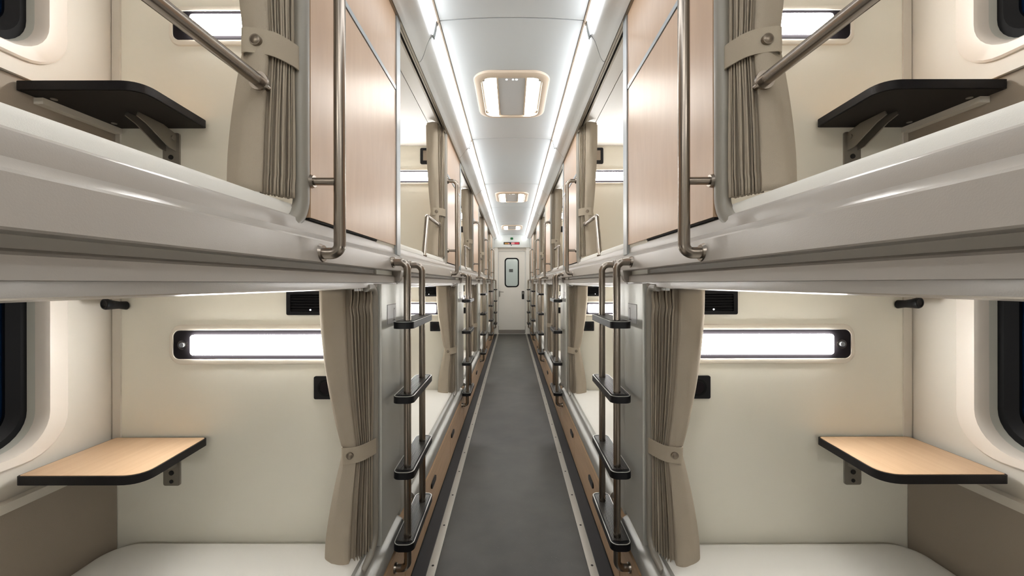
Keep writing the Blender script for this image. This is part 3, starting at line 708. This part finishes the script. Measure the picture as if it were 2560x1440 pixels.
# ------------------------------------------------------------------ curtains
def make_curtain(s, upper, seed):
    rnd = random.Random(seed)
    if upper:
        A, B, Cc, D = V(0.490, YP-0.515, 0), V(0.524, YP-0.575, 0), V(0.574, YP-0.592, 0), V(0.606, YP-0.530, 0)
        zt, zk, zb = H+1.128, H+0.505, H+0.190; npl, amp = 9, 0.012; wt, wb = 0.74, 0.96
    else:
        A, B, Cc, D = V(0.480, YP-0.034, 0), V(0.534, YP-0.122, 0), V(0.594, YP-0.150, 0), V(0.622, YP-0.055, 0)
        zt, zk, zb = H-0.020, H-0.556, H-0.935; npl, amp = 8, 0.017; wt, wb = 0.56, 0.84
    tdir = (B-A).normalized(); nrm = Vector((-tdir.y, tdir.x, 0))
    if nrm.x > 0: nrm = -nrm
    am = [rnd.uniform(0.9, 1.1) for _ in range(npl+2)]
    phs = [rnd.uniform(-0.25, 0.25) for _ in range(npl+2)]
    cols = []
    per = 14
    for i in range(npl*per+1):
        tau = i/(npl*per); k = int(tau*npl); f = tau*npl-k
        cols.append(('p', tau, k, f))
    for i in range(1, 15): cols.append(('f', i/14, 0, 0))
    for i in range(1, 13): cols.append(('b', i/12, 0, 0))
    def plan(c, z):
        kind, a, k, f = c
        if kind == 'p':
            base = A.lerp(B, a)
            # header pinches: pleats tighten just below the heading tape
            d = abs(z-(zt-0.06)) if True else 1
            pin = 1 - 0.45*math.exp(-(d/0.02)**2)
            w_ = math.sin(2*PI*a*npl + 0.6*math.sin(2*PI*a*npl) + 0.12*math.sin(4*z+k))
            am_ = am[min(k, npl)]*(1-f) + am[min(k+1, npl)]*f
            env = min(1, a*npl*2, (1-a)*npl*2+0.3)
            wob = 0.003*math.sin(3.1*k + 9*z)
            return base + nrm*(amp*am_*w_*pin*env) + tdir*(0.004*math.sin(4*PI*a*npl)) + nrm*wob*math.sin(2*PI*f)
        if kind == 'f':
            p = B.lerp(Cc, a) + V(-0.008, -0.020 if not upper else -0.012, 0)*(1-a)
            p += Vector((0, -0.010*math.sin(PI*a) + 0.0025*math.sin(9*z+5*a) + 0.0018*math.sin(23*z-4*a+seed), 0))
            return p
        p = Cc.lerp(D, a)
        e = math.sin(PI*a)
        return p + Vector((0.012*e + 0.006*math.sin(2.5*PI*a), 0.0, 0))
    def width(z):
        if z >= zk:
            t_ = (z-zk)/(zt-zk); e = math.sin(t_*PI/2)**0.85
            return wt + (1-wt)*e
        t_ = (zk-z)/(zk-zb); e = math.sin(t_*PI/2)**0.9
        return wt + (wb-wt)*e
    rows = 64
    zs = [zt-(zt-zb)*i/rows for i in range(rows+1)]
    bm = NB_(); G = []
    for z in zs:
        w_ = width(z); row = []
        tight = math.exp(-((z-zk)/0.05)**2)
        for c in cols:
            q = plan(c, z); p = A + (q-A)*w_
            if c[0] != 'p': p.y += 0.012*tight*(0 if upper else 0)
            # the hem's back layer hangs a little shorter
            zz = z
            if z < zb+0.043 and c[0] != 'b': p.y -= 0.0022
            if c[0] == 'b': zz = z + 0.012*(zt-z)/(zt-zb)*min(1, c[1]*4)
            if c[0] == 'b' and z < zk: p.x += 0.016*min(1, (zk-z)/(zk-zb)*1.3)*math.sin(PI*min(1, c[1]*1.5)/1.5) if not upper else 0.02*min(1, (zk-z)/(zk-zb)*1.3)*c[1]
            row.append(bm.verts.new(V(p.x, p.y, zz)))
        G.append(row)
    for r0, r1 in zip(G, G[1:]):
        for i in range(len(cols)-1): bm.faces.new((r0[i], r0[i+1], r1[i+1], r1[i]))
    t = thing('curtain', s, A.x, A.y, zb)
    cl = obj('cloth', bm, 'curtain', t, s, smooth=80, keep_normals=False)
    so = cl.modifiers.new('thickness', 'SOLIDIFY'); so.thickness = 0.0022; so.offset = 0
    # hem stitch: a slightly raised band at the foot
    bm = NB_(); rowz = [zb+0.045, zb+0.042]
    # strap round the gathered cloth
    w_ = width(zk)
    f = lambda q, du, dy: (A.x+(q.x-A.x)*w_+du, A.y+(q.y-A.y)*w_+dy)
    if upper: loop = [f(A, -0.018, 0.006), f(B, -0.017, -0.014), f(Cc, 0.008, -0.020), f(Cc, 0.018, 0.020), f(D, 0.010, 0.016), f(A, 0.02, 0.012)]
    else: loop = [f(A, -0.020, 0.014), f(B, -0.016, -0.020), f(Cc, 0.006, -0.024), f(Cc, 0.016, 0.02), f(D, 0.012, 0.018), f(A, 0.02, 0.018)]
    pts3 = [V(a, b_, 0) for a, b_ in loop]; n = len(pts3); sm = []
    for i in range(n):
        p = pts3[i]; a = pts3[i-1]; b_ = pts3[(i+1) % n]
        r = 0.35
        for k in range(5):
            q = k/4; P0 = p.lerp(a, r); P2 = p.lerp(b_, r); m_ = P0.lerp(p, q).lerp(p.lerp(P2, q), q); sm.append((m_.x, m_.y))
    cx = sum(p[0] for p in sm)/len(sm); cy = sum(p[1] for p in sm)/len(sm)
    inn = [(cx+(p[0]-cx)*0.93, cy+(p[1]-cy)*0.95) for p in sm]
    bm.free(); bm = NB_(); ring(bm, sm, inn, 'z', zk-0.026, zk+0.026)
    st = obj('strap', bm, 'strap', t, s, bev=0.0008, smooth=50)
    fx, fy = f(B.lerp(Cc, 0.42), 0, -0.024 if not upper else -0.0195)
    part('snap_button', st, 'snap', s, lambda bm: (cyl(bm, (fx, fy+0.010, zk), 'y', 0.0115, -0.0135, 20), cyl(bm, (fx, fy-0.0035, zk), 'y', 0.0095, -0.002, 20, 0.006)))
    if not upper:
        for i in range(6):
            yy = YP-0.05-0.02*i
            part('glider', t, 'white_mark', s, lambda bm: box(bm, 0.484, 0.494, yy-0.003, yy+0.003, zt-0.004, zt+0.006))
    return t

for s in (-1, 1):
    S = SIDE[s]
    repeat(make_upper_bunk(s), s, 'grey moulded upper bunk front and base, {side} side, {bay} bay', 'bunk', 'upper bunks')
    repeat(make_lower_bunk(s), s, 'low bunk with silver rail above wooden drawer fronts, {side} side, {bay} bay', 'bunk', 'lower bunks')
    repeat(make_mattress(s, True, 3+s), s, 'white sheeted mattress on the upper bunk, {side} side, {bay} bay', 'mattress', 'mattresses on the upper bunks')
    repeat(make_mattress(s, False, 8+s), s, 'white sheeted mattress on the lower bunk, {side} side, {bay} bay', 'mattress', 'mattresses on the lower bunks')
    repeat(make_closet(s), s, 'pale wooden panel closing the foot of the upper bunk, {side} side, {bay} bay', 'panel', 'wooden end panels of the upper bunks')
    lp, q = make_lower_panel(s)
    sgn = [c for ch in lp.children for c in ch.children if c.name.startswith('berth_sign')]
    bm = NB_(); sign_lines(s, q)(bm)
    for v_ in bm.verts: pass
    cpl = [ch for ch in lp.children if ch.name.startswith('cover_plate')][0]
    obj('berth_symbol', bm, 'line', cpl, s)
    repeat(lp, s, 'silver metal panel behind the ladder, {side} side, {bay} bay', 'panel', 'silver panels behind the ladders')
    repeat(make_ladder(s), s, 'steel ladder with four dark ribbed steps, {side} side, {bay} bay', 'ladder', 'ladders to the upper bunks')
    repeat(make_grab(s), s, 'long vertical steel grab handle on the wooden panel, {side} side, {bay} bay', 'handle', 'grab handles on the wooden panels')
    repeat(make_guard(s), s, 'slim steel guard rail above the upper mattress, {side} side, {bay} bay', 'rail', 'guard rails of the upper bunks')
    repeat(make_curtain(s, True, 11+s), s, 'taupe upper bunk curtain tied with a strap, {side} side, {bay} bay', 'curtain', 'upper bunk curtains')
    repeat(make_curtain(s, False, 21+s), s, 'taupe lower bunk curtain tied with a strap, {side} side, {bay} bay', 'curtain', 'lower bunk curtains')
    for up_ in (True, False):  # added fill lights, unseen, facing away to brighten the berths evenly
        c = make_lamp(s, up_); c.rotation_euler.z = PI; c.location.y = YP-P+0.2275
        for ch in c.children:
            if ch.name.startswith('diffuser'): ch.data.materials[0] = MATS['added_fill_upper' if up_ else 'added_fill_lower']
        repeat(c, s, 'added unseen fill light at the near end, %s bunk, {side} side, {bay} bay' % ('upper' if up_ else 'lower'), 'light', 'added fill lights at the near ends')
    repeat(make_lamp(s, True), s, 'glowing reading light above the upper mattress, {side} side, {bay} bay', 'light', 'reading lights of the upper bunks')
    repeat(make_lamp(s, False), s, 'glowing reading light above the lower mattress, {side} side, {bay} bay', 'light', 'reading lights of the lower bunks')
    repeat(make_vent(s), s, 'black slatted air vent above the lower reading light, {side} side, {bay} bay', 'vent', 'air vents of the lower bunks', range(1, 3))
    fp = make_framed(s)
    fp2 = copy_tree(fp, P); tag(fp2, 'small black frame above the upper reading light, %s side, second bay' % S, 'frame', 'black frames of the upper bunks')
    fp3 = copy_tree(fp, 2*P); tag(fp3, 'small black frame above the upper reading light, %s side, third bay' % S, 'frame', 'black frames of the upper bunks')
    for c in list(fp.children): bpy.data.objects.remove(c)
    bpy.data.objects.remove(fp)
    repeat(make_socket(s, False), s, 'black square wall plate with round centre, lower bunk, {side} side, {bay} bay', 'wall plate', 'wall plates of the lower bunks', range(1, 3))
    sp = make_socket(s, True)
    for k in (1, 2):
        c = copy_tree(sp, P*k); tag(c, 'black square wall plate with round centre, upper bunk, %s side, %s bay' % (S, ORD[k]), 'wall plate', 'wall plates of the upper bunks')
    for ch in list(sp.children): bpy.data.objects.remove(ch)
    bpy.data.objects.remove(sp)
    hk = make_hook(s); tag(hk, 'black tapered coat peg high in the lower %s berth corner' % S, 'peg', 'coat pegs')
    ta = make_table(s, False); tag(ta, 'small wood-topped black-edged table over the lower %s mattress' % S, 'table', 'folding tables')
    tb = make_table(s, True); tag(tb, 'small dark table seen from below, above the upper %s mattress' % S, 'table', 'folding tables')

for o in bpy.data.objects:
    if 'o3' in o: del o['o3']
